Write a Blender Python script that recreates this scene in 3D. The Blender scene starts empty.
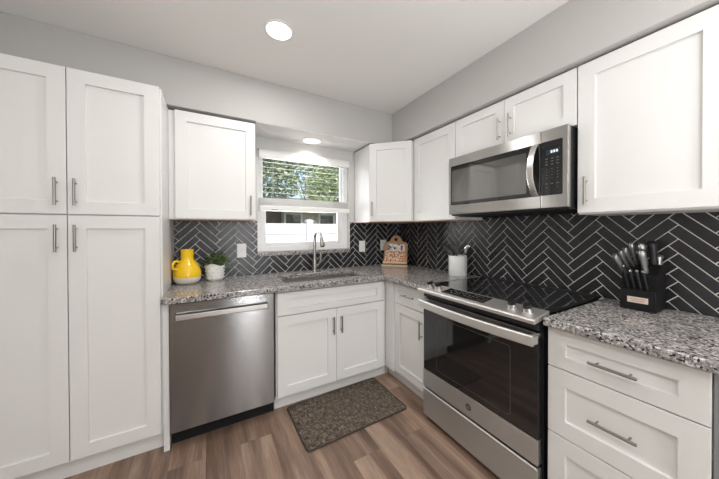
import bpy, bmesh, math, random
from mathutils import Vector, Matrix
PI = math.pi
random.seed(7)
sc = bpy.context.scene

# ------------------------------------------------------------------ camera
cd = bpy.data.cameras.new('camera'); cam = bpy.data.objects.new('camera', cd)
sc.collection.objects.link(cam); sc.camera = cam
F_PX, PPX, PPY = 267.53, 365.70, 232.235
cd.sensor_fit = 'HORIZONTAL'; cd.sensor_width = 36.0
cd.lens = F_PX * 36.0 / 719.0
cd.shift_x = (359.5 - PPX) / 719.0
cd.shift_y = (PPY - 239.5) / 719.0
cd.clip_start = 0.02; cd.clip_end = 200
R_ = Vector((0.86543128, -0.5010213, -0.00252018))
U_ = Vector((0.00598744, 0.00531239, 0.99996796))
W_ = Vector((0.50099186, 0.86541865, -0.00759735))
cam.matrix_world = Matrix(((R_.x, U_.x, -W_.x, -1.9491), (R_.y, U_.y, -W_.y, -2.5566), (R_.z, U_.z, -W_.z, 1.3069), (0, 0, 0, 1)))

# ------------------------------------------------------------------ world, sun, lights, exposure
world = bpy.data.worlds.new('sky'); sc.world = world; world.use_nodes = True
wn = world.node_tree.nodes; wl = world.node_tree.links
bg = wn['Background']; sky = wn.new('ShaderNodeTexSky'); sky.sky_type = 'NISHITA'
sky.sun_disc = False; sky.sun_elevation = math.radians(50); sky.sun_rotation = math.radians(200); sky.dust_density = 2.5
wl.new(sky.outputs[0], bg.inputs[0]); bg.inputs[1].default_value = 0.55

def light(name, typ, loc, power, size=0.15, size_y=None, color=(1, 1, 1), rot=(0, 0, 0), shape='DISK', spread=None):
    l = bpy.data.lights.new(name, typ); l.energy = power; l.color = color
    if typ == 'AREA':
        l.shape = shape; l.size = size
        if size_y: l.size_y = size_y
        if spread: l.spread = spread
    if typ == 'SUN': l.angle = math.radians(1.0)
    o = bpy.data.objects.new(name, l); sc.collection.objects.link(o); o.location = loc; o.rotation_euler = rot
    return o
light('sun', 'SUN', (0, -3, 6), 4.5, color=(1, .96, .9), rot=(math.radians(42), 0, math.radians(12)))
WARM = (1.0, .985, .96); DAY = (.95, .975, 1.0)
CEIL_Z = 2.4786
CAN_SPOTS = [(-1.597, -.943), (-2.35, -2.6), (-.95, -2.9), (-2.35, -3.9), (-.95, -3.9)]  # first is the real fixture; the other four are added fill lights
for i, (x, y) in enumerate(CAN_SPOTS):
    light('can_light_lamp', 'AREA', (x, y, CEIL_Z - .022), [13.5, 15, 13, 6, 5][i], .15, color=WARM)
light('alcove_lamp', 'AREA', (-1.126, -.135, 2.1525 - .022), 3.2, .15, color=(1, .95, .91), spread=math.radians(125))
# strip lamp outside the unseen rear window, narrowed to shape the dishwasher's streak
light('patio_daylight', 'AREA', (-1.24, -4.95, 1.1), 60, .26, 1.9, color=DAY, rot=(math.radians(90), 0, 0), shape='RECTANGLE')
# added upward fill lamp behind the camera, brightens the ceiling; no fixture there
light('ceiling_fill_uplight', 'AREA', (-1.6, -3.7, 1.15), 90, 2.2, 1.4, color=(.98, .99, 1.), rot=(math.radians(180), 0, 0), shape='RECTANGLE')
# daylight of the open sky at the kitchen window
light('window_daylight', 'AREA', (-1.13, .45, 1.75), 20, .9, .9, color=DAY, rot=(math.radians(-90), 0, 0), shape='RECTANGLE')

vs = sc.view_settings
sc.display_settings.display_device = 'sRGB'
vs.view_transform = 'Standard'; vs.look = 'None'; vs.gamma = 1.0; vs.use_curve_mapping = False
vs.exposure = -0.83
try: sc.cycles.use_denoising = True
except Exception: pass

# added upward lamp standing in for fence bounce, brightens the soffit underside
light('soffit_fill_uplight', 'AREA', (-1.13, .42, 1.28), 20, .8, .3, color=(1, .99, .97), rot=(math.radians(-125), 0, 0), shape='RECTANGLE')

# ------------------------------------------------------------------ materials
MATS = {}
def mat(name, col, rough=.5, metal=0., **k):
    if name in MATS: return MATS[name]
    m = bpy.data.materials.new(name); m.use_nodes = True
    b = m.node_tree.nodes['Principled BSDF']
    b.inputs['Base Color'].default_value = (*col, 1); b.inputs['Roughness'].default_value = rough; b.inputs['Metallic'].default_value = metal
    for kk, v in k.items():
        n = kk.replace('_', ' ')
        b.inputs[n].default_value = v
    MATS[name] = m
    return m
def nodes(m): return m.node_tree.nodes, m.node_tree.links, m.node_tree.nodes['Principled BSDF']
def texco(m, scale=(1, 1, 1), rot=(0, 0, 0), kind='Object'):
    n, l, b = nodes(m)
    tc = n.new('ShaderNodeTexCoord'); mp = n.new('ShaderNodeMapping')
    mp.inputs['Scale'].default_value = scale; mp.inputs['Rotation'].default_value = rot
    l.new(tc.outputs[kind], mp.inputs[0]); return mp.outputs[0]
def noise(m, vec, scale, detail=4, rough=.5, dist=0):
    n, l, b = nodes(m); t = n.new('ShaderNodeTexNoise')
    t.inputs['Scale'].default_value = scale; t.inputs['Detail'].default_value = detail
    t.inputs['Roughness'].default_value = rough; t.inputs['Distortion'].default_value = dist
    l.new(vec, t.inputs['Vector']); return t
def ramp(m, fac, stops, interp='LINEAR'):
    n, l, b = nodes(m); r = n.new('ShaderNodeValToRGB'); r.color_ramp.interpolation = interp
    e = r.color_ramp.elements
    while len(e) < len(stops): e.new(.5)
    for i, (p, c) in enumerate(stops):
        e[i].position = p; e[i].color = (*c, 1) if len(c) == 3 else c
    l.new(fac, r.inputs[0]); return r.outputs[0]
def mix(m, fac, a, b_, mode='MIX'):
    n, l, b = nodes(m); x = n.new('ShaderNodeMix'); x.data_type = 'RGBA'; x.blend_type = mode
    for sock, v in ((x.inputs[0], fac), (x.inputs[6], a), (x.inputs[7], b_)):
        if isinstance(v, (int, float)): sock.default_value = v
        elif isinstance(v, tuple): sock.default_value = (*v, 1)
        else: l.new(v, sock)
    return x.outputs[2]
def bump(m, h, strength=.1, dist=.01):
    n, l, b = nodes(m); bp = n.new('ShaderNodeBump'); bp.inputs['Strength'].default_value = strength; bp.inputs['Distance'].default_value = dist
    l.new(h, bp.inputs['Height']); l.new(bp.outputs[0], b.inputs['Normal'])

def painted(name, col, rough, amt=.03):
    m = mat(name, col, rough); v = texco(m)
    t = noise(m, v, 180, 2); bump(m, t.outputs[0], amt, .002); return m
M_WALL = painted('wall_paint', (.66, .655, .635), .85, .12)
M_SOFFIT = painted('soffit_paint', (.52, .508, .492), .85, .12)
M_CEIL = painted('ceiling_paint', (.86, .85, .825), .9, .15)
M_CAB = mat('cabinet_white', (.78, .772, .757), .38)
M_CARC = mat('cabinet_carcass', (.70, .69, .67), .5)
M_CARC_IN = mat('carcass_shade_grey', (.36, .36, .36), .55)
M_TRIM = mat('trim_white', (.84, .83, .81), .4)
M_VINYL = mat('vinyl_white', (.85, .85, .85), .35)
M_BLACK = mat('black_plastic', (.012, .012, .013), .4)
M_BLACKM = mat('black_matte', (.010, .010, .011), .7, Specular_IOR_Level=.25)
M_NICKEL = mat('brushed_nickel', (.34, .325, .305), .3, 1.)
M_OUT = mat('outlet_white', (.90, .90, .89), .35)
M_CHROME = mat('faucet_nickel', (.46, .44, .41), .28, 1.)

def steel(name, col, rough, tangent_axis='Z'):
    m = mat(name, col, rough, 1.); n, l, b = nodes(m)
    v = texco(m, (1.5, 1.5, 260)); t = noise(m, v, 4, 3)
    c = ramp(m, t.outputs[0], [(.3, tuple(x * .93 for x in col)), (.7, tuple(min(1, x * 1.06) for x in col))]); l.new(c, b.inputs['Base Color'])
    bump(m, t.outputs[0], .06, .002)
    tg = n.new('ShaderNodeTangent'); tg.direction_type = 'RADIAL'; tg.axis = tangent_axis
    b.inputs["Anisotropic"].default_value = .93; b.inputs["Anisotropic Rotation"].default_value = .25; l.new(tg.outputs[0], b.inputs["Tangent"])
    return m
M_STEEL = steel('brushed_stainless', (.335, .335, .332), .20); M_STEEL_R = steel('range_stainless', (.56, .55, .53), .42); M_STEEL_M = steel('microwave_stainless', (.52, .51, .49), .30)
M_STEEL_D = steel('dark_stainless', (.36, .35, .34), .33)
M_SINK = mat('sink_steel', (.30, .28, .275), .42, .85)
M_BGLASS = mat('black_glass', (.012, .012, .013), .045, 0., Specular_IOR_Level=.75)
M_COOK = mat('ceramic_cooktop', (.010, .010, .011), .06, 0., Specular_IOR_Level=1.0)
M_MWGLASS = mat('microwave_window', (.05, .047, .044), .06, 0., Specular_IOR_Level=1.0, IOR=1.9)

# granite
def granite():
    m = mat('speckled_granite', (.5, .48, .47), .16); n, l, b = nodes(m); v = texco(m)
    t1 = noise(m, v, 30, 5, .65, .9)
    base = ramp(m, t1.outputs[0], [(.30, (.085, .08, .08)), (.43, (.20, .185, .18)), (.55, (.33, .305, .295)), (.70, (.60, .57, .55))])
    t2 = noise(m, v, 85, 3, .7, .3)
    mid = ramp(m, t2.outputs[0], [(.38, (.06, .058, .058)), (.50, (.29, .27, .262)), (.62, (.60, .575, .565))])
    c = mix(m, .55, base, mid)
    vo = n.new('ShaderNodeTexVoronoi'); vo.inputs['Scale'].default_value = 130; l.new(v, vo.inputs['Vector'])
    sep = n.new('ShaderNodeSeparateColor'); l.new(vo.outputs['Color'], sep.inputs[0])
    k = ramp(m, sep.outputs[0], [(.0, (1, 1, 1)), (.135, (1, 1, 1)), (.15, (0, 0, 0))], 'CONSTANT')
    c = mix(m, k, c, (.030, .028, .03))
    w = ramp(m, sep.outputs[1], [(.0, (0, 0, 0)), (.84, (0, 0, 0)), (.86, (1, 1, 1))], 'CONSTANT')
    wf = n.new('ShaderNodeMath'); wf.operation = 'MULTIPLY'; wf.inputs[1].default_value = .6; l.new(w, wf.inputs[0])
    c = mix(m, wf.outputs[0], c, (.84, .80, .77))
    l.new(c, b.inputs['Base Color']); b.inputs['Specular IOR Level'].default_value = .6
    return m
M_GRANITE = granite()

def tile():
    m = mat('black_tile', (.03, .03, .033), .27); n, l, b = nodes(m)
    g = n.new('ShaderNodeNewGeometry')
    c = ramp(m, g.outputs['Random Per Island'], [(0, (.012, .012, .0135)), (1, (.027, .0275, .031))])
    v = texco(m); t = noise(m, v, 30, 4)
    c2 = mix(m, .35, c, ramp(m, t.outputs[0], [(.3, (.012, .012, .013)), (.7, (.036, .036, .040))])); l.new(c2, b.inputs['Base Color'])
    bump(m, noise(m, v, 14, 2).outputs[0], .06, .01)
    return m
M_TILE = tile()
M_GROUT = mat('light_grout', (.82, .81, .79), .85)

def floor_mat():
    m = mat('vinyl_wood_planks', (.3, .2, .15), .42); n, l, b = nodes(m)
    v = texco(m, rot=(0, 0, PI / 2))
    br = n.new('ShaderNodeTexBrick'); l.new(v, br.inputs['Vector'])
    br.inputs['Scale'].default_value = 1; br.inputs['Brick Width'].default_value = 1.22; br.inputs['Row Height'].default_value = .18
    br.inputs['Mortar Size'].default_value = .0006; br.inputs['Mortar Smooth'].default_value = .1; br.offset = .37; br.offset_frequency = 2
    br.inputs['Color1'].default_value = (0, 0, 0, 1); br.inputs['Color2'].default_value = (1, 1, 1, 1); br.inputs['Mortar'].default_value = (.5, .5, .5, 1)
    # shift the grain per plank
    tc = texco(m, (1, 1, 1)); add = n.new('ShaderNodeVectorMath'); add.operation = 'MULTIPLY_ADD'
    l.new(br.outputs['Color'], add.inputs[0]); add.inputs[1].default_value = (3.7, 5.1, 2.3); l.new(tc, add.inputs[2])
    mp = n.new('ShaderNodeMapping'); mp.inputs['Scale'].default_value = (6, .5, 1); l.new(add.outputs[0], mp.inputs[0])
    t = noise(m, mp.outputs[0], 1.5, 6, .6, .25)
    grain = ramp(m, t.outputs[0], [(.28, (.098, .058, .041)), (.42, (.185, .120, .088)), (.54, (.305, .208, .156)), (.70, (.47, .345, .265))])
    mp2 = n.new('ShaderNodeMapping'); mp2.inputs['Scale'].default_value = (60, 3, 1); l.new(add.outputs[0], mp2.inputs[0])
    t2 = noise(m, mp2.outputs[0], 3, 5, .6)
    fine = ramp(m, t2.outputs[0], [(.3, (.72, .70, .69)), (.7, (1.12, 1.12, 1.12))])
    c = mix(m, .8, grain, fine, 'MULTIPLY')
    pl = ramp(m, br.outputs['Color'], [(0, (.80, .78, .78)), (1, (1.15, 1.13, 1.1))])
    c = mix(m, .8, c, pl, 'MULTIPLY')
    c = mix(m, br.outputs['Fac'], c, (.09, .065, .05))
    l.new(c, b.inputs['Base Color']); bump(m, t2.outputs[0], .12, .002)
    return m
M_FLOOR = floor_mat()

def rug_mat():
    m = mat('woven_rug', (.15, .12, .1), .95); n, l, b = nodes(m)
    a = noise(m, texco(m, (12, 150, 1)), 1.8, 2, .6); c_ = noise(m, texco(m, (150, 12, 1)), 1.8, 2, .6)
    s = mix(m, 1., a.outputs[0], c_.outputs[0], 'LIGHTEN')
    w = ramp(m, s, [(.44, (.022, .016, .012)), (.52, (.070, .052, .039)), (.58, (.155, .12, .09)), (.68, (.36, .30, .235))])
    l.new(w, b.inputs['Base Color']); bump(m, s, .6, .004); return m
M_RUG = rug_mat()
M_RUGB = mat('rug_binding', (.055, .042, .035), .9)

def glass_mat():
    m = bpy.data.materials.new('clear_window_glass'); m.use_nodes = True; n = m.node_tree.nodes; l = m.node_tree.links
    n.remove(n['Principled BSDF']); tr = n.new('ShaderNodeBsdfTransparent'); gl = n.new('ShaderNodeBsdfGlossy'); gl.inputs['Roughness'].default_value = .01
    fr = n.new('ShaderNodeFresnel'); fr.inputs[0].default_value = 1.4; mx = n.new('ShaderNodeMixShader')
    l.new(fr.outputs[0], mx.inputs[0]); l.new(tr.outputs[0], mx.inputs[1]); l.new(gl.outputs[0], mx.inputs[2]); l.new(mx.outputs[0], n['Material Output'].inputs[0])
    return m
M_GLASS = glass_mat()
def emit(name, col, s):
    m = mat(name, (.8, .8, .8), .5); b = nodes(m)[2]
    b.inputs['Emission Color'].default_value = (*col, 1); b.inputs['Emission Strength'].default_value = s; return m
M_LED = emit('led_diffuser', (1, .97, .92), 9.); M_LED2 = emit('small_led_diffuser', (1, .97, .93), 1.1)
M_DISP = emit('display_blue', (.08, .30, .62), .8)

# ------------------------------------------------------------------ mesh helpers
class MB:
    def __init__(s): s.b = bmesh.new()
    def verts(s, pts): return [s.b.verts.new(p) for p in pts]
    def face(s, vv):
        try: return s.b.faces.new(vv)
        except ValueError: return None
    def box(s, x0, x1, y0, y1, z0, z1):
        x0, x1 = sorted((x0, x1)); y0, y1 = sorted((y0, y1)); z0, z1 = sorted((z0, z1))
        v = s.verts([(x, y, z) for z in (z0, z1) for y in (y0, y1) for x in (x0, x1)])
        for f in ((0, 2, 3, 1), (4, 5, 7, 6), (0, 1, 5, 4), (2, 6, 7, 3), (0, 4, 6, 2), (1, 3, 7, 5)): s.face([v[i] for i in f])
        return s
    def obox(s, o, u, w, n, a0, a1, b0, b1, c0, c1):   # box in the frame (u, w, n) at o
        P = lambda a, b, c: o + u * a + w * b + n * c
        v = s.verts([P(a, b, c) for c in (c0, c1) for b in (b0, b1) for a in (a0, a1)])
        for f in ((0, 2, 3, 1), (4, 5, 7, 6), (0, 1, 5, 4), (2, 6, 7, 3), (0, 4, 6, 2), (1, 3, 7, 5)): s.face([v[i] for i in f])
        return s
    def prism(s, pts, d0, d1, fn):                    # closed outline pts (a,b) extruded; fn(a,b,d) -> xyz
        lo = s.verts([fn(a, b, d0) for a, b in pts]); hi = s.verts([fn(a, b, d1) for a, b in pts]); n = len(pts)
        s.face(lo[::-1]); s.face(hi)
        for i in range(n): s.face([lo[i], lo[(i + 1) % n], hi[(i + 1) % n], hi[i]])
        return s
    def lathe(s, prof, c=(0, 0, 0), n=40, axis='z', cap=True):
        rings = []
        for r, h in prof:
            ring = []
            for i in range(n):
                a = 2 * PI * i / n; p = (r * math.cos(a), r * math.sin(a), h)
                if axis == 'x': p = (p[2], p[0], p[1])
                if axis == 'y': p = (p[0], p[2], p[1])
                ring.append(s.b.verts.new((c[0] + p[0], c[1] + p[1], c[2] + p[2])))
            rings.append(ring)
        for a, b in zip(rings, rings[1:]):
            for i in range(n): s.face([a[i], a[(i + 1) % n], b[(i + 1) % n], b[i]])
        if cap: s.face(rings[0][::-1]); s.face(rings[-1])
        return s
    def tube(s, pts, r, n=14, closed=False):
        pts = [Vector(p) for p in pts]; m = len(pts); rr = r if isinstance(r, (list, tuple)) else [r] * m
        rings = []; prev = None
        for i, p in enumerate(pts):
            if closed: t = pts[(i + 1) % m] - pts[i - 1]
            else: t = pts[min(i + 1, m - 1)] - pts[max(i - 1, 0)]
            t.normalize()
            if prev is None:
                a = Vector((0, 0, 1)) if abs(t.z) < .9 else Vector((1, 0, 0)); u = t.cross(a).normalized()
            else: u = (prev - t * prev.dot(t)).normalized()
            prev = u; w = t.cross(u)
            rings.append([s.b.verts.new(p + (u * math.cos(2 * PI * k / n) + w * math.sin(2 * PI * k / n)) * rr[i]) for k in range(n)])
        q = list(zip(rings, rings[1:])) + ([(rings[-1], rings[0])] if closed else [])
        for a, b in q:
            for k in range(n): s.face([a[k], a[(k + 1) % n], b[(k + 1) % n], b[k]])
        if not closed: s.face(rings[0][::-1]); s.face(rings[-1])
        return s
    def build(s, name, m, parent=None, bevel=0, smooth=False, seg=2, sharp=35):
        bmesh.ops.recalc_face_normals(s.b, faces=s.b.faces[:])
        me = bpy.data.meshes.new(name)
        if parent is not None:
            inv = parent['_inv'] if '_inv' in parent else None
            M = PINV.get(parent.name, Matrix())
            s.b.transform(M)
        if smooth:
            for f in s.b.faces: f.smooth = True
        s.b.to_mesh(me); s.b.free(); me.materials.append(m)
        o = bpy.data.objects.new(name, me); sc.collection.objects.link(o)
        if parent is not None: o.parent = parent; PINV[o.name] = PINV.get(parent.name, Matrix())
        if smooth and sharp:
            try: me.set_sharp_from_angle(angle=math.radians(sharp))
            except Exception: pass
        if bevel:
            bv = o.modifiers.new('bevel', 'BEVEL'); bv.width = bevel; bv.segments = seg; bv.limit_method = 'ANGLE'; bv.angle_limit = math.radians(40)
        return o
PINV = {}     # world -> local transform for everything built under a thing
def thing(name, label, cat, loc, group=None, rot=0, world=True):
    o = bpy.data.objects.new(name, None); sc.collection.objects.link(o); o.location = loc; o.rotation_euler = (0, 0, rot)
    o.empty_display_size = .05
    o['label'] = label; o['category'] = cat
    if group: o['group'] = group
    # parts are written in world coordinates unless world=False (then in the thing's own)
    PINV[o.name] = (Matrix.Translation(loc) @ Matrix.Rotation(rot, 4, 'Z')).inverted() if world else Matrix()
    return o
def tag(o, label, cat, group=None):
    o['label'] = label; o['category'] = cat
    if group: o['group'] = group
    return o
def struct(o, label=None):
    o['kind'] = 'structure'
    if label: o['label'] = label
    return o
V = Vector
def clip_poly(poly, x0, x1, z0, z1):
    for ax, lim, sg in ((0, x0, 1), (0, x1, -1), (1, z0, 1), (1, z1, -1)):
        out = []
        for i in range(len(poly)):
            a, b = poly[i - 1], poly[i]; da = (a[ax] - lim) * sg; db = (b[ax] - lim) * sg
            if da * db < 0: t = da / (da - db); out.append((a[0] + (b[0] - a[0]) * t, a[1] + (b[1] - a[1]) * t))
            if db >= 0: out.append(b)
        poly = out
        if len(poly) < 3: return []
    ar = sum(poly[i - 1][0] * poly[i][1] - poly[i][0] * poly[i - 1][1] for i in range(len(poly))) / 2
    return poly if abs(ar) > 4e-6 else []

# ------------------------------------------------------------------ room shell
XL, YB = -3.02, -4.7
X_W0, X_W1, Z_W0, Z_W1 = -1.586, -.672, 1.112, 2.045
struct(MB().box(XL - .1, .1, YB - .1, .15, -.08, 0).build('floor', M_FLOOR))
struct(MB().box(XL - .1, .1, YB - .1, .15, CEIL_Z, CEIL_Z + .1).build('ceiling', M_CEIL))
w = MB()
for a in ((XL - .1, X_W0, 0, .15, 0, CEIL_Z), (X_W1, .1, 0, .15, 0, CEIL_Z), (X_W0, X_W1, 0, .15, 0, Z_W0 - .035), (X_W0, X_W1, 0, .15, Z_W1, CEIL_Z)): w.box(*a)
struct(w.build('wall_back', M_WALL))
struct(MB().box(0, .1, YB - .1, 0, 0, CEIL_Z).build('wall_right', M_WALL))
struct(MB().box(XL - .1, XL, YB - .1, 0, 0, CEIL_Z).build('wall_left', M_WALL))
w = MB(); PX0, PX1, PZ1 = -1.44, -1.04, 2.08
for a in ((XL, PX0, YB - .1, YB, 0, CEIL_Z), (PX1, 0, YB - .1, YB, 0, CEIL_Z), (PX0, PX1, YB - .1, YB, PZ1, CEIL_Z)): w.box(*a)
struct(w.build('wall_rear', painted('rear_wall_paint', (.42, .41, .39), .85, .12)))
S_B, S_R, S_Z = -.340, -.357, 2.1525
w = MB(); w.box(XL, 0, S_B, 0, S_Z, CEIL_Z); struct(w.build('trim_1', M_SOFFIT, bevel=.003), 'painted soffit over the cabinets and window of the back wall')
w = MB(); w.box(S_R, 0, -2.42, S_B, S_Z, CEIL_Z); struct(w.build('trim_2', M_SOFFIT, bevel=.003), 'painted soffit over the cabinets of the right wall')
struct(MB().box(-1.640, -.616, S_B + .004, -.001, S_Z - .004, S_Z).build('trim_3', mat('alcove_lit_soffit', (.86, .85, .84), .8)), 'soffit underside above the window, coloured lighter for bounced light')  # thin panel; lighter colour stands in for light bounced onto the underside
# patio window behind the camera
pw = struct(MB().box(PX0, PX1, YB - .07, YB - .03, 0, .06).build('window_2', M_VINYL))
f = MB()
for x in (PX0, PX1 - .07): f.box(x, x + .07, YB - .075, YB - .025, .06, PZ1 - .06)
f.box(PX0, PX1, YB - .075, YB - .025, PZ1 - .06, PZ1); f.build('window_frame', M_VINYL, pw)
MB().box(PX0 + .07, PX1 - .07, YB - .052, YB - .048, .06, PZ1 - .06).build('window_glass', M_GLASS, pw)

# kitchen window (frame, sashes, glass)
f = MB(); y0, y1 = .055, .12
def ring(b, x0, x1, z0, z1, t, y0, y1, tb=None, tt=None):
    tb = tb or t; tt = tt or t
    b.box(x0, x0 + t, y0, y1, z0, z1); b.box(x1 - t, x1, y0, y1, z0, z1)
    b.box(x0 + t, x1 - t, y0, y1, z0, z0 + tb); b.box(x0 + t, x1 - t, y0, y1, z1 - tt, z1)
ring(f, X_W0, X_W1, Z_W0, Z_W1, .045, .05, .13)
win = struct(f.build('window_1', M_VINYL, bevel=.003))
f = MB(); ring(f, X_W0 + .045, X_W1 - .045, Z_W0 + .045, 1.545, .036, .062, .095); f.box(X_W1 - .108, X_W1 - .081, .062, .095, Z_W0 + .08, 1.51); f.build('window_frame', M_VINYL, win, bevel=.003)
f = MB(); ring(f, X_W0 + .045, X_W1 - .045, 1.52, Z_W1 - .04, .016, .098, .12); f.build('window_frame', M_VINYL, win, bevel=.002)
MB().box(X_W0 + .08, X_W1 - .09, .077, .081, Z_W0 + .08, 1.51).build('window_glass', M_GLASS, win)
MB().box(X_W0 + .06, X_W1 - .06, .107, .111, 1.535, Z_W1 - .055).build('window_glass', M_GLASS, win)
MB().box(X_W0 - .004, X_W1 + .004, -.022, .13, Z_W0 - .035, Z_W0).build('window_sill', M_GRANITE, win, bevel=.003)

# ------------------------------------------------------------------ tiled backsplash, herringbone
TW, TL, G = .0683 / math.sqrt(2), .1425 * math.sqrt(2), .0044
def herring(b, regions, ox, oz, to3, d0, d1):
    r2 = math.sqrt(2); g = G / 2
    for (x0, x1, z0, z1) in regions:
        for m in range(-14, 15):
            for k in range(-60, 61):
                cx = ox + m * TL * r2
                # H tile lower-left vertex in rotated frame: (kW+mL, kW-mL)
                for kind in (0, 1):
                    if kind == 0: u0, u1, v0, v1 = k * TW, k * TW + TL, k * TW, (k + 1) * TW
                    else: u0, u1, v0, v1 = (k - 1) * TW, k * TW, k * TW, k * TW + TL
                    u0 += m * TL; u1 += m * TL; v0 -= m * TL; v1 -= m * TL
                    q = [(u0 + g, v0 + g), (u1 - g, v0 + g), (u1 - g, v1 - g), (u0 + g, v1 - g)]
                    p = [(ox + (u - v) / r2, oz + (u + v) / r2) for u, v in q]
                    if max(a[0] for a in p) < x0 or min(a[0] for a in p) > x1 or max(a[1] for a in p) < z0 or min(a[1] for a in p) > z1: continue
                    p = clip_poly(p, x0, x1, z0, z1)
                    if p: b.prism(p, d0, d1, to3)
UB = 1.391; CT = .917
bs = thing('tile_backsplash', 'black herringbone tile backsplash with pale grout behind sink and window', 'backsplash', (-1.1, 0, CT))
b = MB(); R1 = [(-2.197, X_W0 - .004, CT, UB - .001), (X_W1 + .004, -.0095, CT, UB - .001), (X_W0 - .004, X_W1 + .004, CT, Z_W0 - .037)]
herring(b, R1, -1.882, 1.227, lambda a, z, d: (a, -d, z), .005, .009); b.build('tile', M_TILE, bs, bevel=.0006, seg=1)['kind'] = 'stuff'
b = MB()
for x0, x1, z0, z1 in R1: b.box(x0, x1, -.0065, -.0005, z0, z1)
b.build('grout', M_GROUT, bs)
bs = thing('tile_backsplash', 'black herringbone tile backsplash with pale grout behind range and knife block', 'backsplash', (0, -1.3, CT))
b = MB(); R2 = [(.0095, 2.46, CT, UB - .001), (1.13, 1.90, UB - .001, 1.42)]
herring(b, [(x0, x1, z0, z1) for x0, x1, z0, z1 in R2], 1.771, 1.187, lambda a, z, d: (-d, -a, z), .005, .009); b.build('tile', M_TILE, bs, bevel=.0006, seg=1)['kind'] = 'stuff'
b = MB()
for x0, x1, z0, z1 in R2: b.box(-.0065, -.0005, -x1, -x0, z0, z1)
b.build('grout', M_GROUT, bs)

# ------------------------------------------------------------------ cabinet parts
UX, UY, UZ = V((1, 0, 0)), V((0, 1, 0)), V((0, 0, 1))
def shaker(o, u, n, w, h, st=.068, rb=None, rt=None, th=.02, rec=.012, ch=.0016):
    """front of width w (along u) and height h (z) whose back face lies at o; n points out"""
    b = MB(); rb = rb or st; rt = rt or st; P = lambda a, z, c: o + u * a + UZ * z + n * c
    e = .0012
    O0 = b.verts([P(0, 0, 0), P(w, 0, 0), P(w, h, 0), P(0, h, 0)])
    O1 = b.verts([P(0, 0, th - e), P(w, 0, th - e), P(w, h, th - e), P(0, h, th - e)])
    O2 = b.verts([P(e, e, th), P(w - e, e, th), P(w - e, h - e, th), P(e, h - e, th)])
    I1 = b.verts([P(st, rb, th), P(w - st, rb, th), P(w - st, h - rt, th), P(st, h - rt, th)])
    I2 = b.verts([P(st + ch, rb + ch, th - rec), P(w - st - ch, rb + ch, th - rec), P(w - st - ch, h - rt - ch, th - rec), P(st + ch, h - rt - ch, th - rec)])
    b.face(O0[::-1]); b.face(I2)
    for A, B in ((O0, O1), (O1, O2), (O2, I1), (I1, I2)):
        for i in range(4): b.face([A[i], A[(i + 1) % 4], B[(i + 1) % 4], B[i]])
    return b
def pull(c, d, n, parent, L=.138, off=.030, r=.0058, post=.048, m=None):
    """bar pull centred at c on the face (face point), along d, standing off along n"""
    b = MB(); a = c + n * off
    b.tube([a - d * L / 2, a + d * L / 2], r, 16)
    for s in (-1, 1): b.tube([c + d * s * post, a + d * s * post], r * .62, 10)
    return b.build('handle', m or M_NICKEL, parent, smooth=True)
FR = -.020   # door thickness towards -y / -x

# pantry
T = thing('pantry_cabinet', 'tall white shaker pantry cabinet with four doors at far left', 'cabinet', (-2.585, -.3, 0))
PY = -.605; b = MB(); b.box(-2.985, -2.1975, PY + .022, -.002, .105, 2.142)
b.build('body', M_CAB, T, bevel=.001)
MB().box(-2.985, -2.2005, -.543, -.5, 0, .105).build('toe_kick', M_CAB, T)
for x0, x1, z0, z1, hx, hz in ((-2.983, -2.5875, .117, 1.387, -2.620, 1.270), (-2.5835, -2.207, .117, 1.387, -2.551, 1.270),
                               (-2.983, -2.5875, 1.394, 2.144, -2.620, 1.505), (-2.5835, -2.207, 1.394, 2.144, -2.551, 1.505)):
    d = shaker(V((x0, PY + .02, z0)), UX, -UY, x1 - x0, z1 - z0, .068).build('door', M_CAB, T)
    pull(V((hx, PY, hz)), UZ, -UY, d, .138)

# upper cabinets ---------------------------------------------------
ZT = 2.138
def upper(T, body, doors, axis):
    MB().box(*body).build('body', M_CAB, T, bevel=.001)
M_UNDER = mat('cabinet_underside_wood', (.62, .42, .27), .5)
T = thing('wall_cabinet', 'white single door wall cabinet left of the window above yellow jug', 'cabinet', (-1.9, -.15, UB))
MB().box(-2.1965, -1.647, -.306, -.001, UB - .003, 2.132).build('body', M_CAB, T, bevel=.001)
MB().box(-2.1955, -1.648, -.305, -.010, UB - .0065, UB - .0032).build('bottom_panel', M_UNDER, T)
d = shaker(V((-2.158, -.3065, UB + .001)), UX, -UY, .511, .742).build('door', M_CAB, T)
pull(V((-1.683, -.3265, 1.497)), UZ, -UY, d, .15)
# diagonal corner cabinet
T = thing('corner_cabinet', 'white diagonal corner wall cabinet with one narrow door right of window', 'cabinet', (-.25, -.25, UB))
pts = [(-.612, -.010), (-.612, -.318), (-.318, -.624), (-.010, -.624), (-.010, -.010)]
MB().prism(pts, UB - .003, 2.136, lambda a, b_, d_: (a, b_, d_)).build('body', M_CAB, T, bevel=.001)
MB().prism([(-.611, -.011), (-.611, -.317), (-.319, -.622), (-.011, -.622), (-.011, -.011)], UB - .0065, UB - .0032, lambda a, b_, d_: (a, b_, d_)).build('bottom_panel', M_UNDER, T)
u = V((.294, -.306, 0)).normalized(); n = V((-u.y * -1, -u.x, 0)); n = V((-.306, -.294, 0)).normalized()
o = V((-.612, -.318, UB + .001)) + n * .001 + u * .012
d = shaker(o, u, n, .400, .745, .064).build('door', M_CAB, T)
pull(o + u * .028 + UZ * .118 + n * .020, UZ, n, d, .138)
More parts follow.
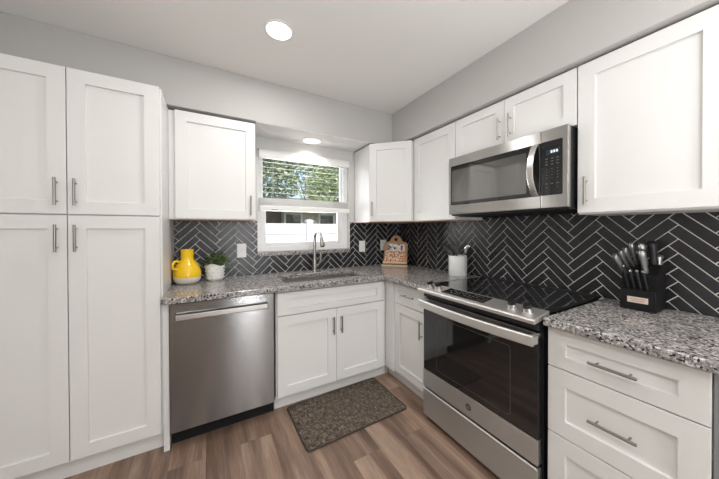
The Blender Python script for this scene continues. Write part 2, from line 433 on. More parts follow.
# right wall uppers
T = thing('wall_cabinet', 'white single door wall cabinet between corner cabinet and microwave', 'cabinet', (-.15, -.88, UB))
MB().box(-.304, -.001, -1.123, -.6255, UB - .003, 2.136).build('body', M_CAB, T, bevel=.001)
MB().box(-.303, -.010, -1.122, -.6265, UB - .0065, UB - .0032).build('bottom_panel', M_UNDER, T)
shaker(V((-.3045, -.645, UB + .001)), -UY, -UX, .476, .745).build('door', M_CAB, T)
T = thing('wall_cabinet', 'short white two door wall cabinet directly above the microwave', 'cabinet', (-.15, -1.51, 1.84))
MB().box(-.304, -.001, -1.9095, -1.1245, 1.842, 2.136).build('body', M_CAB, T, bevel=.001)
for y0, hy in ((-1.1265, -1.491), (-1.519, -1.562)):
    d = shaker(V((-.3045, y0, 1.845)), -UY, -UX, .389, .292, .060).build('door', M_CAB, T)
    pull(V((-.3245, hy, 1.957)), UZ, -UX, d, .145)
T = thing('wall_cabinet', 'large white single door wall cabinet right of microwave above knife block', 'cabinet', (-.15, -2.15, UB))
MB().box(-.304, -.001, -2.388, -1.911, UB - .003, 2.136).build('body', M_CAB, T, bevel=.001)
MB().box(-.303, -.010, -2.387, -1.912, UB - .0065, UB - .0032).build('bottom_panel', M_CARC, T)
d = shaker(V((-.3045, -1.914, UB + .001)), -UY, -UX, .471, .745, .070).build('door', M_CAB, T)
pull(V((-.3245, -1.953, 1.50)), UZ, -UX, d, .138)

# base cabinets ----------------------------------------------------
DB = -.623; DR = -.612; CB_TOP = .8805
T = thing('sink_cabinet', 'white sink base cabinet with false drawer front above two shaker doors', 'cabinet', (-1.1, -.3, 0))
b = MB()   # open-topped box so the sink bowl hangs free inside
for a in ((-1.556, -1.538, DB + .021, -.002, .113, CB_TOP), (-.640, -.624, DB + .021, -.002, .113, CB_TOP), (-1.538, -.640, DB + .021, -.002, .113, .130),
          (-1.538, -.640, -.014, -.002, .130, CB_TOP), (-1.538, -.640, DB + .021, DB + .039, .130, CB_TOP)): b.box(*a)
b.build('body', M_CAB, T)
MB().box(-1.556, -.5415, -.536, -.50, 0, .113).build('toe_kick', M_CAB, T)
shaker(V((-1.548, DB + .02, .700)), UX, -UY, .898, .163, .068, .048, .048).build('drawer_front', M_CAB, T)
for x0, hx in ((-1.548, -1.128), (-1.0975, -1.060)):
    d = shaker(V((x0, DB + .02, .122)), UX, -UY, .4475, .572).build('door', M_CAB, T); pull(V((hx, DB, .570)), UZ, -UY, d, .132)
T = thing('base_cabinet', 'narrow white base cabinet in the corner left of the range', 'cabinet', (-.3, -.87, 0))
b = MB()
b.box(-.5905, -.012, -1.1415, -.627, .113, CB_TOP); b.box(-.622, -.5905, -.728, -.604, .113, CB_TOP)
b.build('body', M_CAB, T)
MB().box(-.540, -.50, -1.1415, -.538, 0, .113).build('toe_kick', M_CAB, T)
d = shaker(V((DR + .02, -.731, .702)), -UY, -UX, .407, .157, .060, .045, .045).build('drawer', M_CAB, T)
pull(V((DR, -.925, .786)), UY, -UX, d, .145)
d = shaker(V((DR + .02, -.731, .122)), -UY, -UX, .407, .574).build('door', M_CAB, T); pull(V((DR, -1.070, .572)), UZ, -UX, d, .132)
T = thing('drawer_cabinet', 'white base cabinet of three stacked drawers right of the range', 'cabinet', (-.3, -2.15, 0))
DQ = -.634
b = MB(); b.box(DQ + .0215, -.012, -2.385, -1.9225, .113, CB_TOP); b.build('body', M_CARC_IN, T)  # carcass coloured grey for the shade in the strip under the worktop
MB().box(-.56, -.52, -2.385, -1.9225, 0, .113).build('toe_kick', M_CAB, T)
for z0, z1, rl, hz in ((.7015, .8695, .056, .781), (.4075, .6965, .070, .550), (.1180, .4025, .070, .262)):
    d = shaker(V((DQ + .02, -1.926, z0)), -UY, -UX, .456, z1 - z0, .067, rl, rl).build('drawer', M_CAB, T)
    pull(V((DQ, -2.154, hz)), UY, -UX, d, .142)
tag(MB().box(DQ + .006, -.012, -2.402, -2.3865, 0, CB_TOP).build('end_panel', mat('end_panel_grey', (.24, .24, .25), .5)), 'grey end panel closing the right side of the drawer cabinet', 'cabinet panel')
tag(MB().box(-2.1965, -2.168, -.600, -.02, .0, CB_TOP).build('filler_panel', M_CAB), 'narrow white filler panel between pantry cabinet and dishwasher', 'cabinet panel')

# worktops ---------------------------------------------------------
CF = -.6665
SX0, SX1, SY0, SY1 = -1.470, -.770, -.545, -.200
def slab(xs, ys, keep, z0, z1):
    b = MB(); vt = {}
    def g(i, j, z):
        k = (i, j, z)
        if k not in vt: vt[k] = b.b.verts.new((xs[i], ys[j], z))
        return vt[k]
    K = {(i, j) for i in range(len(xs) - 1) for j in range(len(ys) - 1) if keep((xs[i] + xs[i + 1]) / 2, (ys[j] + ys[j + 1]) / 2)}
    for i, j in K:
        b.face([g(i, j, z1), g(i + 1, j, z1), g(i + 1, j + 1, z1), g(i, j + 1, z1)])
        b.face([g(i, j, z0), g(i, j + 1, z0), g(i + 1, j + 1, z0), g(i + 1, j, z0)])
        for (di, dj, a, c) in ((-1, 0, (i, j), (i, j + 1)), (1, 0, (i + 1, j), (i + 1, j + 1)), (0, -1, (i, j), (i + 1, j)), (0, 1, (i, j + 1), (i + 1, j + 1))):
            if (i + di, j + dj) not in K: b.face([g(*a, z0), g(*c, z0), g(*c, z1), g(*a, z1)])
    return b
def keep(x, y):
    if SX0 < x < SX1 and SY0 < y < SY1: return False
    return y > CF and (y > -.665 or x > CF) or (x > CF and y > -1.143)
b = slab([-2.1965, SX0, SX1, CF, -.0095], [-1.143, CF, SY0, SY1, -.0095], lambda x, y: (not (SX0 < x < SX1 and SY0 < y < SY1)) and (y > CF or x > CF), .8815, CT)
tag(b.build('worktop', M_GRANITE, bevel=.004, seg=3), 'speckled granite worktop turning the corner around the sink', 'countertop')
tag(MB().box(-.672, -.0095, -2.404, -1.9225, .8815, CT).build('worktop', M_GRANITE, bevel=.005, seg=3), 'short speckled granite worktop right of range under knife block', 'countertop')

# sink
T = thing('kitchen_sink', 'undermount stainless steel sink basin below the window', 'sink', ((SX0 + SX1) / 2, (SY0 + SY1) / 2, .68))
def rrect(x0, x1, y0, y1, r, n=6):
    o = []
    for cx, cy, a0 in ((x1 - r, y1 - r, 0), (x0 + r, y1 - r, 90), (x0 + r, y0 + r, 180), (x1 - r, y0 + r, 270)):
        for i in range(n + 1): a = math.radians(a0 + 90 * i / n); o.append((cx + r * math.cos(a), cy + r * math.sin(a)))
    return o
b = MB(); e = .004
loops = []
for (dx, z, r) in ((-.006, .8800, .03), (.002, .8800, .045), (.006, .72, .05), (.03, .692, .05)):
    loops.append(b.verts([(x, y, z) for x, y in rrect(SX0 + dx, SX1 - dx, SY0 + dx, SY1 - dx, r)]))
for A, B in zip(loops, loops[1:]):
    for i in range(len(A)): b.face([A[i], A[(i + 1) % len(A)], B[(i + 1) % len(A)], B[i]])
b.face(loops[-1]); o = b.build('basin', M_SINK, T, smooth=True, sharp=50)
so = o.modifiers.new('solid', 'SOLIDIFY'); so.thickness = .0015; so.offset = -1
b = MB(); b.lathe([(.040, 0), (.040, .002), (.030, .003), (.020, -.001)], (-1.12, -.37, .6935), 28); b.build('drain', M_CHROME, T, smooth=True)

# faucet
FX, FY = -1.092, -.100
T = thing('kitchen_faucet', 'brushed nickel gooseneck faucet with pull down spray head behind sink', 'faucet', (FX, FY, CT))
MB().lathe([(.027, .0), (.027, .006), (.021, .012), (.020, .10), (.017, .115), (.013, .12)], (FX, FY, CT + .0003), 28).build('base', M_CHROME, T, smooth=True)
AV = V((.18, -1, 0)).normalized(); R = .056; H0 = CT + .318
pts = [V((FX, FY, CT + .10)), V((FX, FY, CT + .2)), V((FX, FY, H0 - .02))]
for i in range(15):
    a = PI * i / 14 * .90; pts.append(V((FX, FY, H0)) + AV * (R - R * math.cos(a)) + UZ * R * math.sin(a))
b = MB(); b.tube(pts, .0142, 18); b.build('spout', M_CHROME, T, smooth=True)
e = pts[-1]; dn = (pts[-1] - pts[-2]).normalized()
b = MB(); b.tube([e - dn * .002, e + dn * .004, e + dn * .03, e + dn * .085, e + dn * .10], [.0150, .0165, .0175, .0240, .0230], 20); h = b.build('spray_head', M_CHROME, T, smooth=True)
b = MB(); b.tube([e + dn * .0995, e + dn * .102], [.016, .015], 18); b.build('nozzle', M_BLACKM, h, smooth=True)
LV = V((.80, -.6, 0)).normalized(); q = V((FX, FY, CT + .055))
b = MB(); b.tube([q + LV * .012, q + LV * .034], .013, 16)
b.tube([q + LV * .03, q + LV * .045 + UZ * .02, q + LV * .058 + UZ * .05, q + LV * .062 + UZ * .085, q + LV * .058 + UZ * .115], [.008, .0085, .0085, .0075, .006], 12)
b.build('lever', M_CHROME, T, smooth=True)

# ------------------------------------------------------------------ dishwasher
T = thing('dishwasher', 'stainless steel dishwasher between pantry and sink cabinet', 'dishwasher', (-1.87, -.3, 0))
MB().box(-2.163, -1.5605, -.585, -.03, .10, .872).build('body', M_BLACKM, T)
fy = -.632; x0, x1, z0, z1 = -2.1615, -1.574, .112, .872
b = MB()   # front panel with a recessed pocket for the bar
hx0, hx1, hz0, hz1 = -2.135, -1.614, .772, .822
b.box(x0, hx0, fy, -.586, z0, z1); b.box(hx1, x1, fy, -.586, z0, z1); b.box(hx0, hx1, fy, -.586, z0, hz0); b.box(hx0, hx1, fy, -.586, hz1, z1)
b.box(hx0, hx1, -.600, -.586, hz0, hz1)
b.build('front_panel', M_STEEL, T)
b = MB(); b.prism([(fy - .012, .776), (fy - .008, .772), (fy + .018, .772), (fy + .018, .803), (fy - .004, .809), (fy - .012, .806)], hx0 + .003, hx1 - .003, lambda a, z, d_: (d_, a, z))
b.build('handle', mat('handle_steel', (.66, .65, .63), .3, 1.), T, bevel=.002)
MB().box(x0 + .004, x1 + .008, -.555, -.54, .004, .105).build('toe_kick', M_BLACKM, T)
for xx in (-2.13, -1.60):
    MB().lathe([(.008, 0), (.008, .008), (.004, .01)], (xx, -.5945, .106), 12).build('screw', M_NICKEL, T)

# ------------------------------------------------------------------ range
RY0, RY1 = -1.907, -1.147
T = thing('kitchen_range', 'stainless slide-in electric range with black glass oven door', 'range', (-.35, -1.53, 0))
MB().box(-.635, -.03, RY0, RY1 - .0, .02, .905).build('body', M_BLACKM, T)
# cooktop glass
cg = MB().box(-.592, -.035, RY0 + .002, RY1 - .002, .9062, .9275).build('cooktop', M_COOK, T, bevel=.002)
b = MB(); b.box(-.060, -.033, RY0, RY1, .9276, .9340); b.build('rear_trim', M_BLACK, T, bevel=.002)
for yy in (RY0 - .004, RY1 - .002): MB().box(-.595, -.035, yy, yy + .006, .9182, .929).build('side_trim', M_BLACKM if yy < -1.5 else M_STEEL_R, T)
def ringmesh(c, r0, r1, z, n=64):
    b = MB(); A = b.verts([(c[0] + r0 * math.cos(2 * PI * i / n), c[1] + r0 * math.sin(2 * PI * i / n), z) for i in range(n)])
    B = b.verts([(c[0] + r1 * math.cos(2 * PI * i / n), c[1] + r1 * math.sin(2 * PI * i / n), z) for i in range(n)])
    for i in range(n): b.face([A[i], A[(i + 1) % n], B[(i + 1) % n], B[i]])
    return b
for c, r in (((-.44, -1.34), .085), ((-.44, -1.70), .10), ((-.2, -1.34), .075), ((-.2, -1.70), .085)):
    ringmesh(c, r, r + .0015, .9277).build('burner_ring', mat('burner_mark', (.07, .07, .07), .3), cg)
# sloped control panel
b = MB(); b.prism([(-.722, .888), (-.724, .905), (-.716, .911), (-.593, .931), (-.593, .906), (-.66, .895)], RY0 - .006, RY1 + .002, lambda a, z, d_: (a, d_, z))
cp = b.build('control_panel', mat('panel_steel', (.72, .70, .68), .48, 1.), T, bevel=.003)
sl = V((-.123, 0, -.020)).normalized(); nn = V((-.020, 0, .123)).normalized(); p0 = V((-.593, 0, .931))
b = MB(); b.obox(V((p0.x, -1.485, p0.z)), sl, UY, nn, .014, .098, -.150, .150, -.001, .0012); b.build('touch_panel', M_BGLASS, cp)
b = MB()
for i in range(11):
    for j in range(3):
        if (i * 7 + j * 5) % 4 == 0: continue
        b.obox(V((p0.x, -1.485, p0.z)), sl, UY, nn, .030 + j * .020, .034 + j * .020, -.128 + i * .0235, -.118 + i * .0235, .0012, .0016)
b.build('printed_legend', mat('legend_grey', (.30, .30, .30), .5), cp)['kind'] = 'stuff'
for yk in (-1.205, -1.282, -1.778, -1.852):
    c = V((p0.x, yk, p0.z)) + sl * .070 + nn * .0005
    b = MB(); b.tube([c, c + nn * .004], .024, 28); b.tube([c + nn * .004, c + nn * .022], [.0205, .0185], 28)
    k = b.build('knob', mat('knob_steel', (.62, .60, .58), .28, 1.), cp, smooth=True)
    b = MB(); b.obox(c, sl, UY, nn, -.0215, .0215, -.0095, .0095, .0225, .037); b.build('grip', M_BLACK, k, bevel=.002)
# black gap and vent below the panel
MB().box(-.668, -.6355, RY0 + .003, RY1 - .003, .846, .887).build('vent_strip', M_BLACK, T, bevel=.003)
# oven door
OX = -.672
b = MB(); b.box(OX, -.637, RY0 + .004, RY1 - .004, .348, .815); od = b.build('oven_door', M_BGLASS, T, bevel=.003)
b = MB(); b.box(OX - .002, -.637, RY0 + .004, RY1 - .004, .815, .838); b.build('top_rail', mat('rail_steel', (.40, .385, .37), .35, 1.), od, bevel=.002)
b = MB(); b.box(OX - .003, -.637, RY0 + .004, RY1 - .004, .232, .347); b.build('bottom_rail', M_STEEL_R, od, bevel=.002)
# window outline and inner pane
def rr_ring(y0, y1, z0, z1, t, r, x):
    b = MB(); A = b.verts([(x, a, c) for a, c in rrect(y0, y1, z0, z1, r)]); B = b.verts([(x, a, c) for a, c in rrect(y0 + t, y1 - t, z0 + t, z1 - t, r - t)])
    for i in range(len(A)): b.face([A[i], A[(i + 1) % len(A)], B[(i + 1) % len(A)], B[i]])
    return b
rr_ring(-1.775, -1.275, .385, .735, .003, .02, OX - .0006).build('window_outline', mat('outline_grey', (.075, .07, .068), .3), od)
# curved bar handle
b = MB(); N = 24; hh0, hh1 = .786, .836
def arc(t): return -.722 - .026 * math.sin(PI * t) ** .8 if 0 < t < 1 else -.722
secs = []
for i in range(N + 1):
    t = i / N; y = RY1 - .004 + (RY0 - RY1 + .008) * t; x = arc(t)
    secs.append(b.verts([(x, y, hh0 + .004), (x, y, hh1 - .006), (x + .005, y, hh1), (x + .016, y, hh1), (x + .018, y, hh0), (x + .004, y, hh0)]))
for A, B in zip(secs, secs[1:]):
    for i in range(6): b.face([A[i], A[(i + 1) % 6], B[(i + 1) % 6], B[i]])
b.face(secs[0]); b.face(secs[-1][::-1])
for y in (RY1 - .019, RY0 + .019): b.box(-.710, OX, y - .015, y + .015, .790, .826)
b.build('handle', mat('oven_handle_steel', (.72, .71, .69), .52, 1.), od, bevel=.0015)
# round badge with letters
b = MB(); b.lathe([(.0185, 0), (.0185, -.002), (.0165, -.0028)], (OX - .0031, -1.527, .289), 36, 'x'); bd = b.build('badge', mat('badge_grey', (.22, .22, .225), .35, 1.), od, smooth=True)
def text_mesh(s, size, M, m, parent, name, ext=.0002):
    c = bpy.data.curves.new('txt', 'FONT'); c.body = s; c.size = size; c.align_x = 'CENTER'; c.align_y = 'CENTER'; c.extrude = ext
    t = bpy.data.objects.new('txt', c); sc.collection.objects.link(t); dg = bpy.context.evaluated_depsgraph_get()
    me = bpy.data.meshes.new_from_object(t.evaluated_get(dg)); bpy.data.objects.remove(t); bpy.data.curves.remove(c)
    me.transform(PINV.get(parent.name, Matrix()) @ M); me.materials.clear(); me.materials.append(m)
    o = bpy.data.objects.new(name, me); sc.collection.objects.link(o); o.parent = parent; return o
def face_negx(x, y, z): return Matrix(((0, 0, -1, x), (-1, 0, 0, y), (0, 1, 0, z), (0, 0, 0, 1)))
text_mesh('GE', .017, face_negx(OX - .0061, -1.527, .289), mat('badge_letter', (.62, .62, .62), .3, 1.), bd, 'badge_letters')
# storage drawer
b = MB(); b.box(OX - .004, -.637, RY0 + .004, RY1 - .004, .034, .212); sd = b.build('storage_drawer', M_STEEL_R, T, bevel=.002)
b = MB(); b.prism([(OX - .004, .212), (OX - .010, .216), (OX - .004, .222), (-.65, .222), (-.65, .212)], RY0 + .004, RY1 - .004, lambda a, z, d_: (a, d_, z)); b.build('drawer_lip', mat('lip_steel', (.72, .70, .68), .28, 1.), sd)
for y in (RY0 + .03, RY1 - .06):
    for x in (-.62, -.08): MB().box(x, x + .03, y, y + .03, 0, .0195).build('foot', M_BLACK, T)

# ------------------------------------------------------------------ microwave
T = thing('microwave_oven', 'stainless over-the-range microwave oven with blue lit display', 'microwave', (-.2, -1.52, 1.42))
MY0, MY1, MZ0, MZ1, MX = -1.9045, -1.1285, 1.423, 1.838, -.400
MB().box(MX + .026, -.012, MY0 + .004, MY1 - .004, MZ0 - .010, 1.8385).build('body', M_BLACK, T, bevel=.003)
b = MB()
for (ya, yb) in ((-1.775, MY1), (MY0, -1.7775)):
    b.box(MX, MX + .025, ya, yb, MZ0, MZ1)
fr = b.build('front_frame', M_STEEL_M, T, bevel=.0025)
b = MB(); b.prism(rrect(-1.776, -1.150, 1.489, 1.775, .006), MX - .0015, MX + .001, lambda a, z, d_: (d_, a, z)); dr = b.build('door_glass', M_BGLASS, T)
b = MB(); b.prism(rrect(-1.700, -1.162, 1.512, 1.742, .006), MX - .0025, MX - .0014, lambda a, z, d_: (d_, a, z)); b.build('window_pane', M_MWGLASS, dr)
b = MB(); b.prism(rrect(-1.880, -1.7785, 1.490, 1.775, .006), MX - .0015, MX + .001, lambda a, z, d_: (d_, a, z)); ct = b.build('control_panel', M_BGLASS, T)
MB().box(MX - .0022, MX - .0014, -1.867, -1.804, 1.702, 1.732).build('display', mat('display_back', (.02, .03, .04), .2), ct)
b = MB()
for q in range(3): b.box(MX - .0027, MX - .0022, -1.859 + q * .0125, -1.850 + q * .0125, 1.710, 1.724)
b.build('display_digits', M_DISP, ct)['kind'] = 'stuff'
b = MB()
for r_, z in enumerate((1.682, 1.667, 1.652, 1.627, 1.611, 1.595, 1.579, 1.550, 1.530)):
    for c_ in range(3):
        if r_ == 8 and c_ == 1: continue
        wd = .0055 if r_ in (0, 1, 2, 7) else .0022
        y = -1.805 - c_ * .0265; b.box(MX - .0020, MX - .0014, y - wd, y + wd, z - .0016, z + .0016)
b.build('key_legend', mat('key_grey', (.17, .17, .17), .5), ct)['kind'] = 'stuff'
b = MB(); N = 18; secs = []
for i in range(N + 1):
    t = i / N; z = 1.492 + (1.775 - 1.492) * t; x = MX - .006 - .036 * math.sin(PI * t) ** .75 if 0 < i < N else MX - .004
    yc = -1.748 + .010 * math.sin(PI * t); hw = .0165
    secs.append(b.verts([(x, yc - hw, z), (x, yc + hw, z), (x + .009, yc + hw, z), (x + .009, yc - hw, z)]))
for A, B in zip(secs, secs[1:]):
    for i in range(4): b.face([A[i], A[(i + 1) % 4], B[(i + 1) % 4], B[i]])
b.face(secs[0]); b.face(secs[-1][::-1]); b.build('handle', mat('mw_handle_steel', (.70, .68, .66), .25, 1.), dr, bevel=.002)
b = MB(); b.box(MX + .05, -.05, MY0 + .03, MY1 - .05, MZ0 - .018, MZ0 - .0101); b.build('vent_grille', M_BLACKM, T)

# ------------------------------------------------------------------ ceiling lights
def downlight(loc, label, r=.070, m=None):
    T = thing('ceiling_light', label, 'ceiling light', loc)
    MB().lathe([(r + .012, 0), (r + .012, -.004), (r, -.008), (r, -.004)], loc, 48, cap=True).build('trim_ring', M_TRIM, T, smooth=True)
    MB().lathe([(r - .001, -.0082), (r - .002, -.0105), (r * .5, -.0115), (.001, -.0118)], loc, 48).build('diffuser', m or M_LED, T, smooth=True)
LBL = ['bright round recessed light in the main ceiling', 'added round ceiling light behind the camera on left near kitchen', 'added round ceiling light behind the camera on right near kitchen',
       'added round ceiling light at rear left by patio window', 'added round ceiling light at rear right by patio window']
for (x, y), lb in zip(CAN_SPOTS[:1], LBL): downlight((x, y, CEIL_Z), lb)
for (x, y), lb in zip(CAN_SPOTS[1:], LBL[1:]): downlight((x, y, CEIL_Z), lb)  # downlights added out of view to light the room
downlight((-1.126, -.135, S_Z - .0042), 'small round light in the soffit above the window', .078, M_LED2)

# ------------------------------------------------------------------ blind
T = thing('window_blind', 'white horizontal slat blind half raised over the window', 'blind', (-1.14, -.03, 1.5))
bx0, bx1 = -1.580, -.695
MB().box(bx0, bx1, -.056, -.004, 1.958, 2.028).build('headrail', M_TRIM, T, bevel=.002)
M_SLAT = mat('blind_slat', (.84, .83, .80), .45)
b = MB(); z = 1.922
while z > 1.63:
    b.prism([(-.050, z - .0045), (-.002, z + .0040), (-.002, z + .0052), (-.050, z - .0033)], bx0 + .006, bx1 - .006, lambda a, c, d_: (d_, a, c)); z -= .0455
b.build('slat', M_SLAT, T)['kind'] = 'stuff'
b = MB()
for i in range(9): b.box(bx0 + .004, bx1 - .004, -.050, -.002, 1.534 + i * .0075, 1.5372 + i * .0075)
b.build('stacked_slat', M_SLAT, T)['kind'] = 'stuff'
MB().box(bx0 + .002, bx1 - .002, -.053, -.001, 1.486, 1.530).build('bottom_rail', M_TRIM, T, bevel=.003)
for x in (bx0 + .12, (bx0 + bx1) / 2, bx1 - .12):
    b = MB()
    for y in (-.0515, -.0008): b.tube([(x, y, 1.512), (x, y, 1.986)], .0009, 6)
    b.build('ladder_cord', M_TRIM, T)
MB().box(-1.475, -1.420, -.0540, -.0531, 1.489, 1.497).build('warning_sticker', mat('sticker_red', (.45, .06, .04), .5), T)

# ------------------------------------------------------------------ outlets and switches
def plate(c, horiz, n, label, cat, kind):
    """c centre on the tile face, horiz unit vector, n normal"""
    T = thing('wall_outlet' if kind == 'outlet' else 'light_switch', label, cat, c)
    b = MB(); b.obox(c, horiz, UZ, n, -.037, .037, -.060, .060, 0, .006); p = b.build('cover_plate', M_OUT, T, bevel=.003)
    b = MB()
    if kind == 'outlet':
        for s in (-1, 1): b.obox(c, horiz, UZ, n, -.016, .016, s * .022 - .014, s * .022 + .014, .006, .0085)
        b.build('receptacle', M_OUT, p, bevel=.002); b = MB()
        for s in (-1, 1):
            for a in (-.006, .006): MB().obox(c, horiz, UZ, n, a - .0012, a + .0012, s * .022 - .002, s * .022 + .007, .0085, .0088).build('slot', M_BLACKM, p)
    else:
        b.obox(c, horiz, UZ, n, -.006, .006, -.012, .012, .006, .008); b.obox(c, horiz, UZ, n, -.004, .004, .000, .010, .008, .016); b.build('toggle', M_OUT, p, bevel=.001)
plate(V((-1.7185, -.0092, 1.133)), UX, -UY, 'white light switch on black tile between jug and window', 'light switch', 'switch')
plate(V((-.522, -.0092, 1.132)), UX, -UY, 'white switch plate on black tile just right of window', 'light switch', 'switch')
plate(V((-.247, -.0092, 1.137)), UX, -UY, 'white outlet plate on black tile partly behind the cookbook stand', 'outlet', 'outlet')

# ------------------------------------------------------------------ rug
T = thing('kitchen_rug', 'brown woven rug lying on the floor before the sink cabinet', 'rug', (-1.09, -.80, 0), rot=math.radians(1.2))
T.location = (-1.092, -.796, 0); PINV[T.name] = Matrix()
MB().prism(rrect(-.374, .374, -.228, .228, .022), .0005, .008, lambda a, c, d_: (a, c, d_)).build('mat', M_RUG, T, bevel=.002)
o_ = rrect(-.379, .379, -.233, .233, .026); MB().tube([(a, c, .0047) for a, c in o_], .0044, 8, closed=True).build('binding', M_RUGB, T, smooth=True)

# ------------------------------------------------------------------ yellow jug
JX, JY = -2.101, -.185
T = thing('yellow_jug', 'yellow ceramic jug with white base and small loop handle', 'jug', (JX, JY, CT), rot=math.radians(222), world=False)
M_YEL = mat('yellow_glaze', (.95, .60, .010), .22, Coat_Weight=.3); M_CREAM = mat('bare_ceramic', (.80, .74, .66), .6)
MB().lathe([(.052, .0), (.062, .004), (.078, .018), (.085, .036), (.0875, .050)], (0, 0, .0005), 48).build('base', M_CREAM, T, smooth=True)
prof = [(.0878, .0505), (.0885, .065), (.087, .085), (.081, .110), (.070, .135), (.056, .157), (.044, .172), (.039, .182), (.0395, .20), (.0400, .240), (.0425, .247), (.0415, .251), (.038, .251), (.037, .245), (.036, .19)]
MB().lathe(prof, (0, 0, .0005), 48, cap=True).build('body', M_YEL, T, smooth=True, sharp=60)
pts = []
for i in range(13):
    a = math.radians(-105 + 205 * i / 12 * 1.0); pts.append((.080 + .030 * math.cos(a) + (.0 if i < 8 else -.004 * (i - 7)), 0, .155 + .032 * math.sin(a)))
pts = [(.076, 0, .112), (.092, 0, .113), (.104, 0, .122), (.110, 0, .138), (.108, 0, .155), (.098, 0, .168), (.082, 0, .173), (.064, 0, .166), (.048, 0, .160)]
MB().tube(pts, .0085, 14).build('handle', M_YEL, T, smooth=True)

# ------------------------------------------------------------------ plant
T = thing('potted_plant', 'leafy green plant in bumpy white pot beside yellow jug', 'plant', (-1.922, -.128, CT), world=False)
M_POT = mat('white_glazed_pot', (.80, .80, .78), .35)
b = MB(); N = 48; prof = [(.046, 0), (.052, .006), (.058, .03), (.060, .06), (.061, .085), (.066, .108), (.071, .122), (.066, .124), (.062, .105), (.02, .100)]
rings = []
for pi_, (r, h) in enumerate(prof):
    rg = []
    for i in range(N):
        a = 2 * PI * i / N; k = 0
        if 1 <= pi_ <= 6: k = .0045 * abs(math.sin(a * 5 + (PI / 2 if int(h / .03) % 2 else 0)))
        hh = h + (.010 * math.sin(a * 3 + 1) if pi_ in (5, 6, 7) else 0)
        rg.append(b.b.verts.new(((r + k) * math.cos(a), (r + k) * math.sin(a), hh)))
    rings.append(rg)
for A, B in zip(rings, rings[1:]):
    for i in range(N): b.face([A[i], A[(i + 1) % N], B[(i + 1) % N], B[i]])
b.face(rings[0][::-1]); b.face(rings[-1])
for row in range(4):
    for i in range(11):
        a = 2 * PI * (i + .5 * (row % 2)) / 11; h = .020 + row * .026; r = .056 + row * .0022
        c = V((r * math.cos(a), r * math.sin(a), h)); n_ = V((math.cos(a), math.sin(a), 0)); t_ = V((-math.sin(a), math.cos(a), 0))
        top = b.b.verts.new(c + n_ * .014 + UZ * .003); rg = [b.b.verts.new(c + t_ * .015 * math.cos(q * PI / 4) + UZ * .013 * math.sin(q * PI / 4)) for q in range(8)]
        for q in range(8): b.face([rg[q], rg[(q + 1) % 8], top])
b.build('pot', M_POT, T, smooth=True, sharp=50)
MB().lathe([(.061, 0), (.060, .004), (.01, .006)], (0, 0, .100), 24).build('soil', mat('soil', (.04, .028, .02), .95), T)
def leaf(b, p, d, L, Wd, up, curl=.25):
    d = d.normalized(); s_ = d.cross(up).normalized(); nn_ = s_.cross(d).normalized(); rows = []
    for t, wv in ((0, .12), (.25, .8), (.5, 1), (.75, .7), (1, .05)):
        c = p + d * L * t - nn_ * L * curl * t * t
        rows.append((b.b.verts.new(c - s_ * Wd * wv + nn_ * Wd * .25 * wv), b.b.verts.new(c), b.b.verts.new(c + s_ * Wd * wv + nn_ * Wd * .25 * wv)))
    for A, B in zip(rows, rows[1:]): b.face([A[0], A[1], B[1], B[0]]); b.face([A[1], A[2], B[2], B[1]])
M_LEAF = mat('leaf_green', (.10, .19, .05), .42); n_, l_, b_ = nodes(M_LEAF)
g_ = n_.new('ShaderNodeNewGeometry'); c_ = ramp(M_LEAF, g_.outputs['Random Per Island'], [(0, (.09, .19, .06)), (.5, (.25, .38, .14)), (1, (.50, .58, .28))]); l_.new(c_, b_.inputs['Base Color'])
b = MB(); bs_ = MB(); rn = random.Random(3)
for i in range(44):
    a = rn.uniform(0, 2 * PI); sp = rn.uniform(.02, .072); top = V((math.cos(a) * sp * 1.35, math.sin(a) * sp, rn.uniform(.135, .215)))
    if i % 3 == 0: top = V((math.cos(a) * .118, math.sin(a) * .080, rn.uniform(.085, .145)))
    st = V((math.cos(a) * sp * .4, math.sin(a) * sp * .4, .100)); mid = (st + top) / 2 + UZ * .03
    if (top.xy + V((-1.922, -.128)) - V((JX, JY))).length < .10 or top.y > .10: continue
    bs_.tube([st, mid, top], .0014, 6)
    for k in range(6):
        t = .35 + .65 * k / 5; p = st * (1 - t) ** 2 + mid * 2 * t * (1 - t) + top * t * t
        aa = rn.uniform(0, 2 * PI); wp = p + V((-1.922, -.128, 0)) + V((math.cos(aa), math.sin(aa), 0)) * .03
        if (wp.xy - V((JX, JY))).length < .112 or wp.y > -.022 or (p.xy + V((-1.922, -.128)) - V((JX, JY))).length < .105: continue
        leaf(b, p, V((math.cos(aa), math.sin(aa), rn.uniform(.0, .7))), rn.uniform(.024, .036), rn.uniform(.009, .013), UZ)
b.build('foliage', M_LEAF, T, smooth=True)['kind'] = 'stuff'; bs_.build('stem', mat('stem_green', (.12, .2, .06), .5), T)

